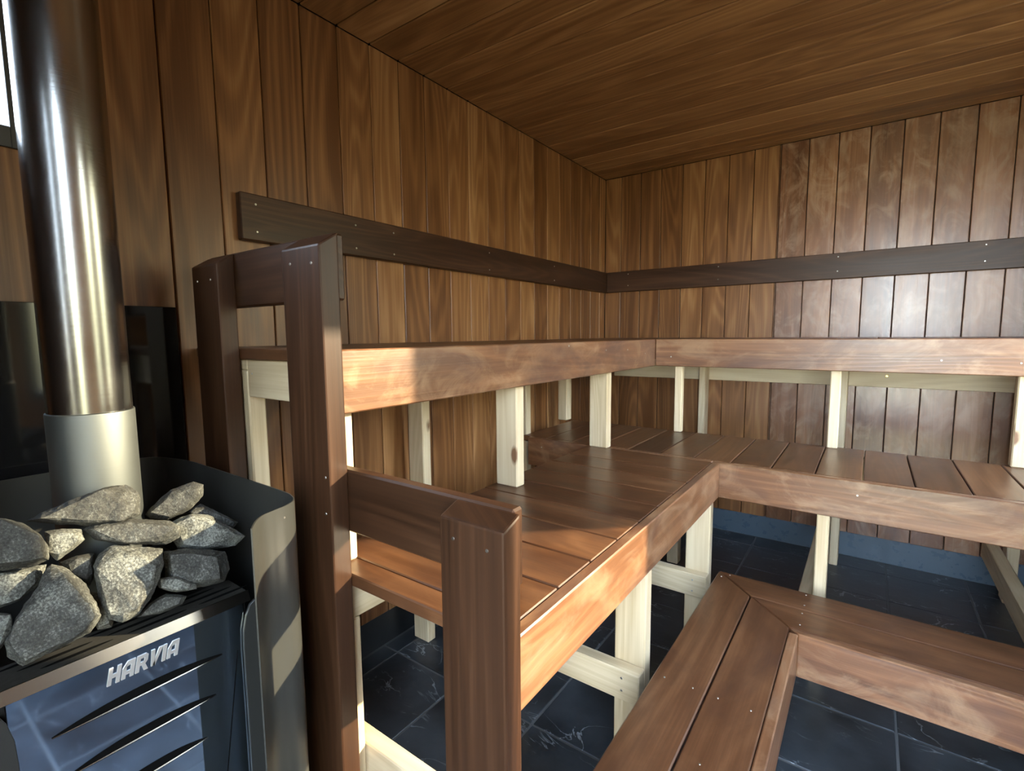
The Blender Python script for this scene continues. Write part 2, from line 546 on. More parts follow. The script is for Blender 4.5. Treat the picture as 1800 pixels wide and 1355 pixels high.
def wall(name, axis, plane, inward, start, end, phase, holes, mat, split=None):
    bm = new_bm()
    if split:
        board_wall(bm, axis, plane, inward, start, split, phase, holes)
    else:
        board_wall(bm, axis, plane, inward, start, end, phase, holes)
    nf1 = len(bm.faces)
    if split:
        board_wall(bm, axis, plane, inward, split, end, phase, holes)
    nf2 = len(bm.faces)
    backing(bm, axis, plane, inward, start - 0.1, end + 0.1, holes)
    bm.faces.ensure_lookup_table()
    for i, f in enumerate(bm.faces):
        f.material_index = 0 if i < nf1 else (1 if i < nf2 else 2)
    return struct(name, bm, [mat, M['glare_figure'], M['backing']])


wall('wall_left', 'y', 0.0, 1, RY, 0.0, Y_PH, HOLE_L, M['wall'])
wall('wall_back', 'x', 0.0, -1, 0.0, RX, X_PH, [], M['wall'], split=X_PH + 7 * PITCH - 0.006)
wall('wall_right', 'y', RX, -1, RY, 0.0, Y_PH, HOLE_R, M['wall'])
wall('wall_front', 'x', RY, 1, 0.0, RX, X_PH, HOLE_F, M['dark'])

# ceiling boards run along x, their joints meeting those of the left wall
bm = new_bm()
k = math.floor((RY - Y_PH) / PITCH)
a = Y_PH + k * PITCH
while a < 0:
    b0, b1 = max(a, RY), min(a + PITCH, 0.0)
    if b1 - b0 > 0.004:
        box(bm, 0.0, RX, b0 + 0.0022, b1 - 0.0022, RZ, RZ + 0.016, axis=0, bev=0.0035)
    a += PITCH
nf = len(bm.faces)
box(bm, -0.1, RX + 0.1, RY - 0.1, 0.1, RZ + 0.016, RZ + 0.1, bev=0)
for i, f in enumerate(bm.faces):
    f.material_index = 0 if i < nf else 1
struct('ceiling', bm, [M['ceil'], M['backing']])

# slate floor
bm = new_bm()
TX, TY, TP = 0.405, -0.155, 0.325
gx = [TX + TP * i for i in range(-3, 10)]
gy = [TY - 0.32 * i for i in range(-1, 14)]
for j in range(len(gy) - 1):
    for i in range(len(gx) - 1):
        x0, x1 = max(gx[i], 0.0), min(gx[i + 1], RX)
        y1, y0 = min(gy[j], 0.0), max(gy[j + 1], RY)
        if x1 - x0 > 0.01 and y1 - y0 > 0.01:
            dz = random.uniform(-0.0008, 0.0008)
            box(bm, x0 + 0.003, x1 - 0.003, y0 + 0.003, y1 - 0.003, -0.02, dz, bev=0.0025)
nf = len(bm.faces)
box(bm, -0.1, RX + 0.1, RY - 0.1, 0.1, -0.06, -0.002, bev=0)
for i, f in enumerate(bm.faces):
    f.material_index = 0 if i < nf else 1
struct('floor', bm, [M['slate'], M['grout']])

# dark membrane strip below the panelling
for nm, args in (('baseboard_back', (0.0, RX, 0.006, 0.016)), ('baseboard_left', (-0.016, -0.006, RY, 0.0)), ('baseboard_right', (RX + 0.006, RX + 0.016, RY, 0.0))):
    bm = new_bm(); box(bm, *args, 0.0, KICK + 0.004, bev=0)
    struct(nm, bm, M['membrane_shaded' if nm == 'baseboard_left' else 'membrane'])
bm = new_bm()
for x0, x1 in pieces(0.0, RX, [HOLE_F[0][:2]]):
    box(bm, x0, x1, RY - 0.016, RY - 0.006, 0.0, KICK + 0.004, bev=0)
struct('baseboard_front', bm, M['membrane'])


def glazing(name, axis, plane, out, h, fw=0.045):
    """frame and pane filling a hole; out = direction of the outdoors"""
    a0, a1, z0, z1 = h
    fr, gl = new_bm(), new_bm()
    p0, p1 = sorted((plane - out * 0.004, plane + out * 0.112))
    q = plane + out * 0.07

    def bx(bm_, s0, s1, t0, t1, c0, c1):
        if axis == 'x': box(bm_, s0, s1, c0, c1, t0, t1, bev=0.001)
        else: box(bm_, c0, c1, s0, s1, t0, t1, bev=0.001)
    bx(fr, a0, a0 + fw, z0, z1, p0, p1); bx(fr, a1 - fw, a1, z0, z1, p0, p1)
    bx(fr, a0 + fw, a1 - fw, z1 - fw, z1, p0, p1)
    bx(fr, a0 + fw, a1 - fw, z0, z0 + fw, p0, p1)
    bx(gl, a0 + fw, a1 - fw, z0 + fw, z1 - fw, q - 0.003, q + 0.003)
    o = struct(name, fr, M['frame'])
    g = link_mesh('pane', gl, M['glass'], o)
    return o


glazing('window_1', 'y', 0.0, -1, HOLE_L[0])
glazing('window_2', 'y', RX, 1, HOLE_R[0])
glazing('window_3', 'y', RX, 1, HOLE_R[1])
glazing('door_1', 'x', RY, -1, HOLE_F[0], 0.07)
glazing('added_side_light', 'x', RY, -1, HOLE_F[1], 0.02)


# ------------------------------------------------------------------ screws
def screw(parent, p, n, mat='screw', r=0.0045):
    """a small countersunk head at p facing n"""
    bm = new_bm()
    q = Vector(n).to_track_quat('Z', 'Y').to_matrix().to_4x4()
    res = bmesh.ops.create_cone(bm, cap_ends=True, segments=14, radius1=r * 0.8, radius2=r * 0.6, depth=0.0014,
                                matrix=Matrix.Translation(Vector(p) + Vector(n) * 0.0007) @ q)
    return link_mesh('screw', bm, M[mat], parent)


# ------------------------------------------------------------------ backrest rails on the walls
R = 0.028
RT, RB = 1.7105, 1.571
bm = new_bm(); box(bm, 0.0, R, -2.570, -0.001, RB, RT, axis=1, bev=0.003)
rail_l = tag(link_mesh('backrest_rail', bm, M['dark'], loc=(R / 2, -1.3, RB)),
             'long dark brown backrest board screwed along the left wall above the upper bench', 'backrest')
for y in (-2.524, -2.160, -1.982, -1.375, -0.754):
    for z in (1.680, 1.598):
        screw(rail_l, (R, y, z), (1, 0, 0))
bm = new_bm(); box(bm, R + 0.001, RX, -R, 0.0, RB, RT, axis=0, bev=0.003)
rail_b = tag(link_mesh('backrest_rail', bm, M['dark'], loc=(1.4, -R / 2, RB)),
             'long dark brown backrest board screwed across the back wall', 'backrest')
for x in (0.187, 0.780, 1.405, 2.000):
    for z in (1.690, 1.612):
        screw(rail_b, (x, -R, z), (0, -1, 0))

# ------------------------------------------------------------------ upper bench
U, V, UT, UB, ST = 0.6676, 0.8044, 1.2493, 1.1117, 0.028
ub = thing('upper_bench', 'high L-shaped sauna bench along the left and back walls on pale pine legs', 'bench', (0.4, -1.4, 0.0))
bm = new_bm()
y = -2.712
while y < -V:                                              # boards of the left wing run along x
    y1 = min(y + 0.1405, -V)
    if y1 - y > 0.01:
        box(bm, 0.014, U - R - 0.001, y, y1 - 0.004, UT - ST, UT, axis=0, bev=0.0025)
    y += 0.1445
link_mesh('seat', bm, M['seat'], ub)
bm = new_bm()
x = 0.014
while x < RX - 0.02:                                       # boards of the back wing run along y
    x1 = min(x + 0.1405, RX - 0.012)
    box(bm, x, x1 - 0.004, -V + R + 0.001 if x > U else -V + 0.002, -0.014, UT - ST, UT, axis=1, bev=0.0025)
    x += 0.1445
link_mesh('seat', bm, M['seat'], ub)
bm = new_bm(); box(bm, U - R, U, -2.712, -V, UB, UT, axis=1, bev=0.003)
fl = link_mesh('front_board', bm, M['fascia'], ub)
bm = new_bm(); box(bm, U + 0.001, RX - 0.012, -V, -V + R, UB, UT, axis=0, bev=0.003)
fb = link_mesh('front_board', bm, M['fascia'], ub)
for y, z in ((-1.72, 1.235), (-1.40, 1.21), (-1.17, 1.205), (-0.95, 1.18)):
    screw(fl, (U, y, z), (1, 0, 0))
for x, z in ((0.75, 1.16), (1.80, 1.165), (2.02, 1.16)):
    screw(fb, (x, -V, z), (0, -1, 0))
bm = new_bm(); box(bm, 0.10, RX - 0.02, -0.045, -0.0005, 0.983, 1.105, axis=0, bev=0.003)
led = link_mesh('wall_ledger', bm, M['pine'], ub)
screw(led, ray_on(1559, 661, 1, -0.045), (0, -1, 0), 'brass', 0.008)
bm = new_bm(); box(bm, 0.0005, 0.045, -2.60, -0.06, 1.10, 1.218, axis=1, bev=0.003)
link_mesh('wall_ledger', bm, M['pine'], ub)
bm = new_bm()                                              # end bearer under the first board
box(bm, 0.278, U - R - 0.002, -2.702, -2.657, 1.125, 1.2205, axis=0, bev=0.002, rnd=0.3)
box(bm, 0.060, 0.278, -2.702, -2.657, 1.194, 1.2205, axis=0, bev=0.002, rnd=0.3)
eb = link_mesh('end_bearer', bm, M['pine'], ub)
screw(eb, (0.30, -2.702, 1.185), (0, -1, 0), r=0.003)


def leg(parent, x0, x1, y0, y1, z0, z1):
    return link_mesh('leg', one(x0, x1, y0, y1, z0, z1, axis=2, bev=0.004), M['pine'], parent)


LT, LB = 0.7689, 0.6289
leg(ub, 0.192, 0.276, -2.702, -2.657, 0.0, 1.193)          # by the wall, next to the stove
leg(ub, 0.595, 0.640, -2.698, -2.655, LT, 1.124)           # behind the tall post, standing on the lower bench
leg(ub, 0.552, 0.640, -2.019, -1.975, LT, UT - ST)
leg(ub, 0.552, 0.640, -1.323, -1.279, LT, UT - ST)
leg(ub, 0.762, 0.801, -V + R, -0.742, LT, UT - ST)
leg(ub, 1.439, 1.479, -V + R, -0.742, LT, UT - ST)
leg(ub, 2.022, 2.110, -V + R, -0.732, LT, UT - ST)
leg(ub, 0.055, 0.140, -1.962, -1.918, 0.0, UT - ST)        # the row along the left wall
leg(ub, 0.080, 0.165, -1.262, -1.218, 0.0, UT - ST)
leg(ub, 0.072, 0.131, -0.785, -0.725, LT, UT - ST)
leg(ub, 0.711, 0.750, -0.135, -0.046, 0.0, UT - ST)        # the row along the back wall
leg(ub, 1.448, 1.488, -0.180, -0.046, 0.0, UT - ST)
leg(ub, 2.140, 2.184, -0.192, -0.104, 0.0, UT - ST)

# ------------------------------------------------------------------ lower bench
L, MB = 1.1155, 1.3072
lb = thing('lower_bench', 'wide lower sauna bench, L-shaped with a plank seat, in front of the upper bench', 'bench', (1.0, -1.9, 0.0))
bm = new_bm()
ys = [-2.712] + [-2.6530 + 0.1445 * i for i in range(10)]
ys[0] = -2.713
for i in range(len(ys) - 1):
    y0, y1 = ys[i], ys[i + 1]
    if y1 > -MB - 0.05: y1 = -MB
    xl = 0.545 + random.uniform(-0.004, 0.004)
    if i == 0:
        continue
    box(bm, xl, L - R - 0.002, y0 + 0.002, y1 - 0.002, LT - ST, LT, axis=0, bev=0.0025)
    if y1 == -MB: break
box(bm, 0.545, L - R - 0.002, -2.7125, -2.655, LT - ST, LT, axis=0, bev=0.0025)
link_mesh('seat', bm, M['seat'], lb)
bm = new_bm()
x = 1.434 - 0.142 * 9
while x < RX - 0.03:
    x1 = min(x + 0.142, RX - 0.012)
    box(bm, x + 0.002, x1 - 0.002, -MB + R + 0.002, -0.738 + random.uniform(-0.004, 0.004), LT - ST, LT, axis=1, bev=0.0025)
    x += 0.142
link_mesh('seat', bm, M['seat'], lb)
bm = new_bm(); box(bm, L - R, L, -2.712, -MB, LB, LT, axis=1, bev=0.003)
fl2 = link_mesh('front_board', bm, M['fascia'], lb)
bm = new_bm(); box(bm, 0.205, L - R - 0.001, -MB, -MB + R, LB, LT, axis=0, bev=0.003)
box(bm, L - R, RX - 0.012, -MB + 0.0005, -MB + R, LB, LT, axis=0, bev=0.003)
fb2 = link_mesh('front_board', bm, M['fascia'], lb)
screw(fb2, ray_on(952, 786, 1, -MB), (0, -1, 0))
screw(fb2, ray_on(1507, 871, 1, -MB), (0, -1, 0))
link_mesh('bearer', one(0.595, 0.640, -2.698, -1.315, 0.630, LT - ST - 0.0005, axis=1, bev=0.003), M['pine'], lb)
link_mesh('bearer', one(0.24, RX - 0.03, -0.790, -0.745, 0.645, LT - ST - 0.0005, axis=0, bev=0.003), M['pine'], lb)
for pt in ((602, 1037), (599, 1069), (594, 1052)):
    pass
leg(lb, 0.597, 0.640, -2.698, -2.655, 0.0, 0.6295)
leg(lb, 0.992, 1.0870, -2.014, -1.968, 0.0, LT - ST - 0.0005)
leg(lb, 0.992, 1.0870, -1.305, -1.262, 0.0, LB - 0.0005)
leg(lb, 1.448, 1.487, -MB + R, -1.200, 0.0, LT - ST - 0.0005)
leg(lb, 2.100, 2.140, -MB + R, -1.200, 0.0, LT - ST - 0.0005)
leg(lb, 0.705, 0.765, -0.660, -0.600, 0.0, LT - ST - 0.0005)
leg(lb, 0.597, 0.640, -2.014, -1.968, 0.0, 0.6295)
b1 = link_mesh('cross_beam', one(0.10, 1.0875, -2.060, -2.015, 0.212, 0.306, axis=0, bev=0.003), M['pine'], lb)
for x, z in ((1.035, 0.281), (1.035, 0.243), (0.62, 0.28)):
    screw(b1, (x, -2.060, z), (0, -1, 0))
b2 = link_mesh('cross_beam', one(0.10, 1.0875, -1.351, -1.306, 0.212, 0.306, axis=0, bev=0.003), M['pine'], lb)
for x, z in ((1.035, 0.281), (1.035, 0.235)):
    screw(b2, (x, -1.351, z), (0, -1, 0))
link_mesh('cross_beam', one(0.285, 1.05, -2.654, -2.611, 0.212, 0.306, axis=0, bev=0.003), M['pine'], lb)
link_mesh('cross_beam', one(0.285, 0.594, -2.700, -2.655, 0.515, 0.605, axis=0, bev=0.003), M['pine'], lb)
link_mesh('cross_beam', one(1.400, 1.446, -1.345, -0.185, 0.212, 0.306, axis=1, bev=0.003), M['pine'], lb)
link_mesh('cross_beam', one(2.052, 2.098, -1.345, -0.195, 0.212, 0.306, axis=1, bev=0.003), M['pine'], lb)

# ------------------------------------------------------------------ step
SX1, SX2, SX3, SY1, SY2, STT, SB = 1.140, 1.4127, 1.4395, -1.3653, -1.6354, 0.3567, 0.2167
SY3 = SY2 - (SX3 - SX2)
SEND = -2.72
sp = thing('step_platform', 'low L-shaped two-plank step with mitred corner in front of the lower bench', 'step', (1.3, -1.8, 0.0))
g = 0.0022
SM = (SX1 + SX2) / 2
YM = (SY1 + SY2) / 2


def tread(pts2, axis, rnd):
    bm = new_bm()
    solid(bm, pts=[(x, y, z) for x, y in pts2 for z in (STT - ST, STT)], axis=axis, bev=0.003, rnd=rnd)
    return link_mesh('tread', bm, M['seat'], sp)


t1 = tread([(SX1, SEND), (SM - g, SEND), (SM - g, YM - g), (SX1, SY1 - 0.001)], 1, 0.55)
t2 = tread([(SM + g, SEND), (SX2 - g / 2, SEND), (SX2 - g / 2, SY2 - g / 2), (SM + g, YM - g)], 1, 0.62)
t3 = tread([(SX1 + 0.001, SY1), (RX - 0.015, SY1), (RX - 0.015, YM + g), (SM + g * 0.4, YM + g)], 0, 0.40)
t4 = tread([(SM + g * 1.4, YM - g), (RX - 0.015, YM - g), (RX - 0.015, SY2 + g / 2), (SX2 + g * 0.4, SY2 + g / 2)], 0, 0.48)
for (u, v), t in (((1262 + 6, 1013), t1), ((1168, 1190), t1), ((1218, 1209), t1), ((1262, 1227), t2), ((1320, 1249), t2), ((1283, 1011), t3), ((1417, 1046), t3), ((1414, 1064), t3),
                  ((1410, 1078), t4), ((1406, 1098), t4), ((1230, 1343), t2)):
    screw(t, ray_on(u, v, 2, STT), (0, 0, 1), r=0.0035)
link_mesh('front_board', one(SX2 + 0.001, SX3, SEND, SY3 - 0.001, SB, STT, axis=1, bev=0.003), M['fascia'], sp)
bm = new_bm()
solid(bm, pts=[(SX3, SY3, z) for z in (SB, STT)] + [(SX2 + 0.002, SY2 - 0.001, z) for z in (SB, STT)] +
      [(RX - 0.015, SY3, z) for z in (SB, STT)] + [(RX - 0.015, SY2 - 0.001, z) for z in (SB, STT)], axis=0, bev=0.003)
link_mesh('front_board', bm, M['fascia'], sp)
for x0, y0 in ((1.16, -1.50), (1.16, -2.30), (2.20, -1.50)):
    leg(sp, x0, x0 + 0.045, y0, y0 + 0.07, 0.0, STT - ST - 0.0005)
link_mesh('bearer', one(1.36, 1.405, SEND + 0.02, -1.66, 0.235, STT - ST - 0.0005, axis=1), M['pine'], sp)
link_mesh('bearer', one(1.42, RX - 0.02, -1.625, -1.58, 0.235, STT - ST - 0.0005, axis=0), M['pine'], sp)
leg(sp, 1.36, 1.405, -2.62, -2.55, 0.0, 0.2345)
leg(sp, 2.30, 2.37, -1.625, -1.58, 0.0, 0.2345)

# ------------------------------------------------------------------ railing at the end of the benches
PF, PB = -2.7585, -2.7140                                  # front and back face of the posts
er = thing('end_railing', 'dark brown railing of three posts and two boards closing the bench ends beside the stove', 'railing', (0.63, -2.73, 0.0))


def post(x0, x1, zf, zb):
    bm = new_bm()
    solid(bm, pts=[(x, PF, z) for x in (x0, x1) for z in (0.0, zf)] + [(x, PB, z) for x in (x0, x1) for z in (0.0, zb)], axis=2, bev=0.004, seg=2)
    return link_mesh('post', bm, M['dark'], er)


p_rear = post(0.134, 0.270, 1.457, 1.485)
p_tall = post(0.562, 0.697, 1.457, 1.485)
p_short = post(1.003, 1.137, 0.979, 0.996)
for p, pts in ((p_tall, ((0.595, 1.426), (0.670, 1.422), (0.684, 0.991), (0.680, 0.914))), (p_short, ((1.033, 0.946), (1.104, 0.943))),
               (p_rear, ((0.165, 1.42), (0.237, 1.42)))):
    for x, z in pts:
        screw(p, (x, PF, z), (0, -1, 0), r=0.004)
link_mesh('rail', one(0.134, 0.676, PB + 0.0008, PB + R, 1.352, 1.487, axis=0, bev=0.004), M['dark'], er)
link_mesh('rail', one(0.642, 1.123, PB + 0.0008, PB + R, 0.863, 0.998, axis=0, bev=0.004), M['dark'], er)

# ------------------------------------------------------------------ stove
SC = -3.0874                                                # middle of the stove
st = thing('wood_stove', 'steel-fronted wood-burning sauna stove filled with grey stones, left foreground', 'stove', (0.47, SC, 0.0))
FX = 0.6869
Y0, Y1 = -3.2506, -2.9242
bm = new_bm()
box(bm, 0.274, FX - 0.010, Y0 + 0.004, Y1 - 0.004, 0.06, 0.7231, axis=2, bev=0.002)
box(bm, 0.274, 0.289, Y0 + 0.004, Y1 - 0.004, 0.7231, 0.8191, axis=2, bev=0.002)
box(bm, 0.289, FX - 0.010, Y0 + 0.004, Y0 + 0.019, 0.7231, 0.8162, axis=2, bev=0.002)
box(bm, 0.289, FX - 0.010, Y1 - 0.019, Y1 - 0.004, 0.7231, 0.8162, axis=2, bev=0.002)
link_mesh('body', bm, M['black_sheet'], st)
for x0 in (0.31, 0.60):
    for y0 in (Y0 + 0.02, Y1 - 0.06):
        link_mesh('foot', one(x0, x0 + 0.04, y0, y0 + 0.04, 0.0, 0.0595), M['black_sheet'], st)
bm = new_bm()
box(bm, 0.612, FX - 0.004, Y0 + 0.001, Y1 - 0.001, 0.8167, 0.8234, axis=1, bev=0.002)
tp = link_mesh('top_rim', bm, M['iron'], st)
bm = new_bm()                                              # long slots stamped in the rim
for row, xx in enumerate((0.6254, 0.6446, 0.6638)):
    yy = Y0 + 0.012 + 0.02 * row
    while yy < Y1 - 0.05:
        ln = 0.082
        pts = []
        for i in range(13):
            t = i / 12
            w = 0.0035 * math.sin(math.pi * t) ** 0.6
            pts += [(xx + w, yy + ln * t, z) for z in (0.8233, 0.8240)] + [(xx - w, yy + ln * t, z) for z in (0.8233, 0.8240)]
        solid(bm, pts=pts, axis=1, bev=0)
        yy += ln + 0.018
link_mesh('slots', bm, M['void'], tp)
bm = new_bm()                                              # sloping bright edge above the front
solid(bm, pts=[(FX - 0.004, y, 0.8234) for y in (Y0, Y1)] + [(FX + 0.0022, y, 0.8061) for y in (Y0, Y1)] + [(FX - 0.006, y, z) for y in (Y0, Y1) for z in (0.8234, 0.8061)],
      axis=1, bev=0)
link_mesh('edge_trim', bm, M['chrome'], st)
bm = new_bm()
box(bm, FX - 0.009, FX, Y0 + 0.012, Y1 - 0.012, 0.08, 0.8057, axis=1, bev=0.001)
fp = tag(link_mesh('front_panel', bm, M['steel'], st), 'mirror-polished steel front panel')

# louvres: dark slot with a bright lower lip
for zc, half in ((0.7317, 0.1109), (0.6655, 0.0970), (0.5983, 0.0787), (0.5311, 0.0630)):
    bm = new_bm()
    pts = []
    for i in range(25):
        t = i / 24
        w = 0.0125 * (1 - abs(2 * t - 1) ** 2.2)
        y_ = SC - half + 2 * half * t
        for xx in (FX + 0.0002, FX + 0.0008):
            pts += [(xx, y_, zc + w), (xx, y_, zc)]
    solid(bm, pts=pts, axis=1, bev=0)
    nf = len(bm.faces)
    rings_ = []
    for i in range(25):
        t = i / 24
        rr = 0.0006 + 0.0022 * (1 - abs(2 * t - 1) ** 3)
        y_ = SC - half + 2 * half * t
        rings_.append([bm.verts.new((FX + 0.0012 + rr * math.cos(q * math.pi / 4), y_, zc - 0.0012 + rr * 0.8 * math.sin(q * math.pi / 4))) for q in range(8)])
    for r0, r1 in zip(rings_[:-1], rings_[1:]):
        for q in range(8):
            bm.faces.new((r0[q], r0[(q + 1) % 8], r1[(q + 1) % 8], r1[q]))
    bm.faces.new(rings_[0]); bm.faces.new(rings_[-1][::-1])
    for i, f in enumerate(bm.faces):
        f.material_index = 0 if i < nf else 1
    link_mesh('vent_slot', bm, [M['void'], M['chrome']], fp)
# the slanting seam of the front
bm = new_bm()
solid(bm, pts=[(x, y, z) for (y, z) in ((-2.9514, 0.7231), (-2.9502, 0.7231), (-3.0061, 0.339), (-3.0049, 0.339)) for x in (FX + 0.0002, FX + 0.0007)], axis=2, bev=0)
link_mesh('door_seam', bm, M['void'], fp)
# raised name plate letters, slanted capitals
GL = {
    'H': ([[(0, 0), (.27, 0), (.27, 1), (0, 1)], [(.58, 0), (.85, 0), (.85, 1), (.58, 1)], [(.27, .38), (.58, .38), (.58, .60), (.27, .60)]], .85),
    'A': ([[(0, 0), (.27, 0), (.27, .80), (0, .62)], [(.58, 0), (.85, 0), (.85, 1), (.58, 1)], [(0, .62), (.27, .76), (.58, .76), (.58, 1), (.30, 1)], [(.27, .22), (.58, .22), (.58, .42), (.27, .42)]], .85),
    'R': ([[(0, 0), (.27, 0), (.27, 1), (0, 1)], [(.27, .78), (.58, .78), (.80, .90), (.66, 1), (.27, 1)], [(.55, .50), (.82, .56), (.82, .90), (.58, .84)], [(.27, .36), (.62, .36), (.82, .56), (.56, .56), (.27, .56)], [(.40, .36), (.62, 0), (.93, 0), (.66, .40)]], .90),
    'V': ([[(0, 1), (.28, 1), (.42, 0), (.14, 0)], [(.60, 1), (.88, 1), (.42, 0), (.22, 0)]], .82),
    'I': ([[(0, 0), (.27, 0), (.27, 1), (0, 1)]], .27),
}
bm = new_bm()
H_, SH = 0.0252, 0.20
total = sum(GL[c][1] for c in 'HARVIA') + 5 * 0.12
sc_ = (0.0970 - SH * H_) / total
cx_ = 0.0
for ch in 'HARVIA':
    polys, w = GL[ch]
    for pl in polys:
        pts = []
        for (a_, b_) in pl:
            yy = SC - 0.0475 + (cx_ + a_) * sc_ + SH * H_ * b_
            zz = 0.7677 + b_ * H_
            pts += [(FX + 0.0001, yy, zz), (FX + 0.0014, yy, zz)]
        solid(bm, pts=pts, axis=1, bev=0)
    cx_ += w + 0.12
tag(link_mesh('lettering', bm, M['letter'], fp), 'slanted silver capital letters HARVIA')
# black cheeks beside the front
for s in (1, -1):
    prof = [(0.145, 0.02), (0.145, 0.7231), (0.1464, 0.7567), (0.1517, 0.7826), (0.1594, 0.7999), (0.169, 0.8066), (0.188, 0.8066), (0.188, 0.02)]
    bm = new_bm()
    solid(bm, pts=[(x, SC + s * a_, z) for a_, z in prof for x in (FX + 0.0015, FX + 0.0075)], axis=2, bev=0.0008)
    link_mesh('side_panel', bm, M['black_sheet'], st)


# curved sheet guard between stove and railing
def sheet(bm, path, z0, z1, th, axis_uv=2):
    n = len(path)
    L_, R_ = [], []
    for i in range(n):
        a = Vector(path[max(i - 1, 0)]); b_ = Vector(path[min(i + 1, n - 1)])
        d = (b_ - a).normalized()
        nn = Vector((-d.y, d.x)) * th * 0.5
        p = Vector(path[i])
        L_.append(p + nn); R_.append(p - nn)
    vs = [[bm.verts.new((q.x, q.y, z)) for z in (z0, z1)] for q in L_ + R_[::-1]]
    m_ = len(vs)
    for i in range(m_):
        j = (i + 1) % m_
        bm.faces.new((vs[i][0], vs[j][0], vs[j][1], vs[i][1]))
    for i in range(n - 1):
        j = m_ - 1 - i
        bm.faces.new((vs[i][1], vs[i + 1][1], vs[j - 1][1], vs[j][1]))
        bm.faces.new((vs[i][0], vs[j][0], vs[j - 1][0], vs[i + 1][0]))
    bmesh.ops.recalc_face_normals(bm, faces=bm.faces[:])


def smooth_path(pts, n=10):
    out = []
    for i in range(len(pts) - 1):
        p0 = Vector(pts[max(i - 1, 0)]); p1 = Vector(pts[i]); p2 = Vector(pts[i + 1]); p3 = Vector(pts[min(i + 2, len(pts) - 1)])
        for k_ in range(n):
            t = k_ / n
            out.append(0.5 * ((2 * p1) + (p2 - p0) * t + (2 * p0 - 5 * p1 + 4 * p2 - p3) * t * t + (3 * p1 - p0 - 3 * p2 + p3) * t ** 3))
    out.append(Vector(pts[-1]))
    return out


ZG = 0.982
curve = [(0.105, -3.24), (0.105, -2.98), (0.112, -2.915), (0.140, -2.874), (0.190, -2.854), (0.258, -2.841), (0.340, -2.8395), (0.520, -2.8398), (0.664, -2.8410), (0.7096, -2.8469), (0.736, -2.8601),
         (0.750, -2.8821), (0.7571, -2.9085), (0.765, -2.9322), (0.7817, -2.9516), (0.8081, -2.9718)]
bm = new_bm()
sheet(bm, smooth_path(curve, 8), 0.004, ZG, 0.0022)
gd = tag(link_mesh('stove_guard', bm, M['grey_sheet'], loc=(0.45, -2.85, 0.0)), 'curved dark grey sheet-metal guard between stove and railing, front edge rolled outward', 'heat guard')
for u, v in ((515, 907),):
    screw(gd, (0.7525, -2.888, 0.962), (0.97, 0.25, 0), r=0.003)

# glossy black shield on the left wall behind the flue
bm = new_bm()
box(bm, 0.030, 0.034, -3.42, -2.763, 0.10, 1.360, axis=2, bev=0.0012)
hs = tag(link_mesh('heat_shield', bm, M['gloss_black'], loc=(0.032, -3.08, 0.10)), 'glossy black rectangular heat shield on the left wall behind the flue pipe', 'heat shield')
for z in (0.30, 0.90, 1.25):
    for y in (-3.35, -2.95):
        bm = new_bm()
        bmesh.ops.create_cone(bm, cap_ends=True, segments=16, radius1=0.01, radius2=0.01, depth=0.0295,
                              matrix=Matrix.Translation((0.0150, y, z)) @ Matrix.Rotation(math.pi / 2, 4, 'Y'))
        link_mesh('spacer', bm, M['gloss_black'], hs)

# flue pipe
PX, PY, PR = 0.500, -3.077, 0.0570


def tube(bm, cx, cy, prof, seg=72):
    rings_ = []
    for z, r in prof:
        rings_.append([bm.verts.new((cx + r * math.cos(2 * math.pi * i / seg), cy + r * math.sin(2 * math.pi * i / seg), z)) for i in range(seg)])
    for a, b_ in zip(rings_[:-1], rings_[1:]):
        for i in range(seg):
            bm.faces.new((a[i], a[(i + 1) % seg], b_[(i + 1) % seg], b_[i]))


ft = thing('flue_pipe', 'tall polished steel flue pipe rising from the stove, left edge of view', 'pipe', (PX, PY, 0.724))
bm = new_bm(); tube(bm, PX, PY, [(1.05, PR), (RZ + 0.002, PR)])
link_mesh('pipe', bm, M['pipe'], ft, smooth=True)
bm = new_bm(); tube(bm, PX, PY, [(0.7240, PR + 0.0028), (1.154, PR + 0.0028), (1.156, PR + 0.0022), (1.156, PR + 0.0002)])
link_mesh('sleeve', bm, M['sleeve'], ft, smooth=True)


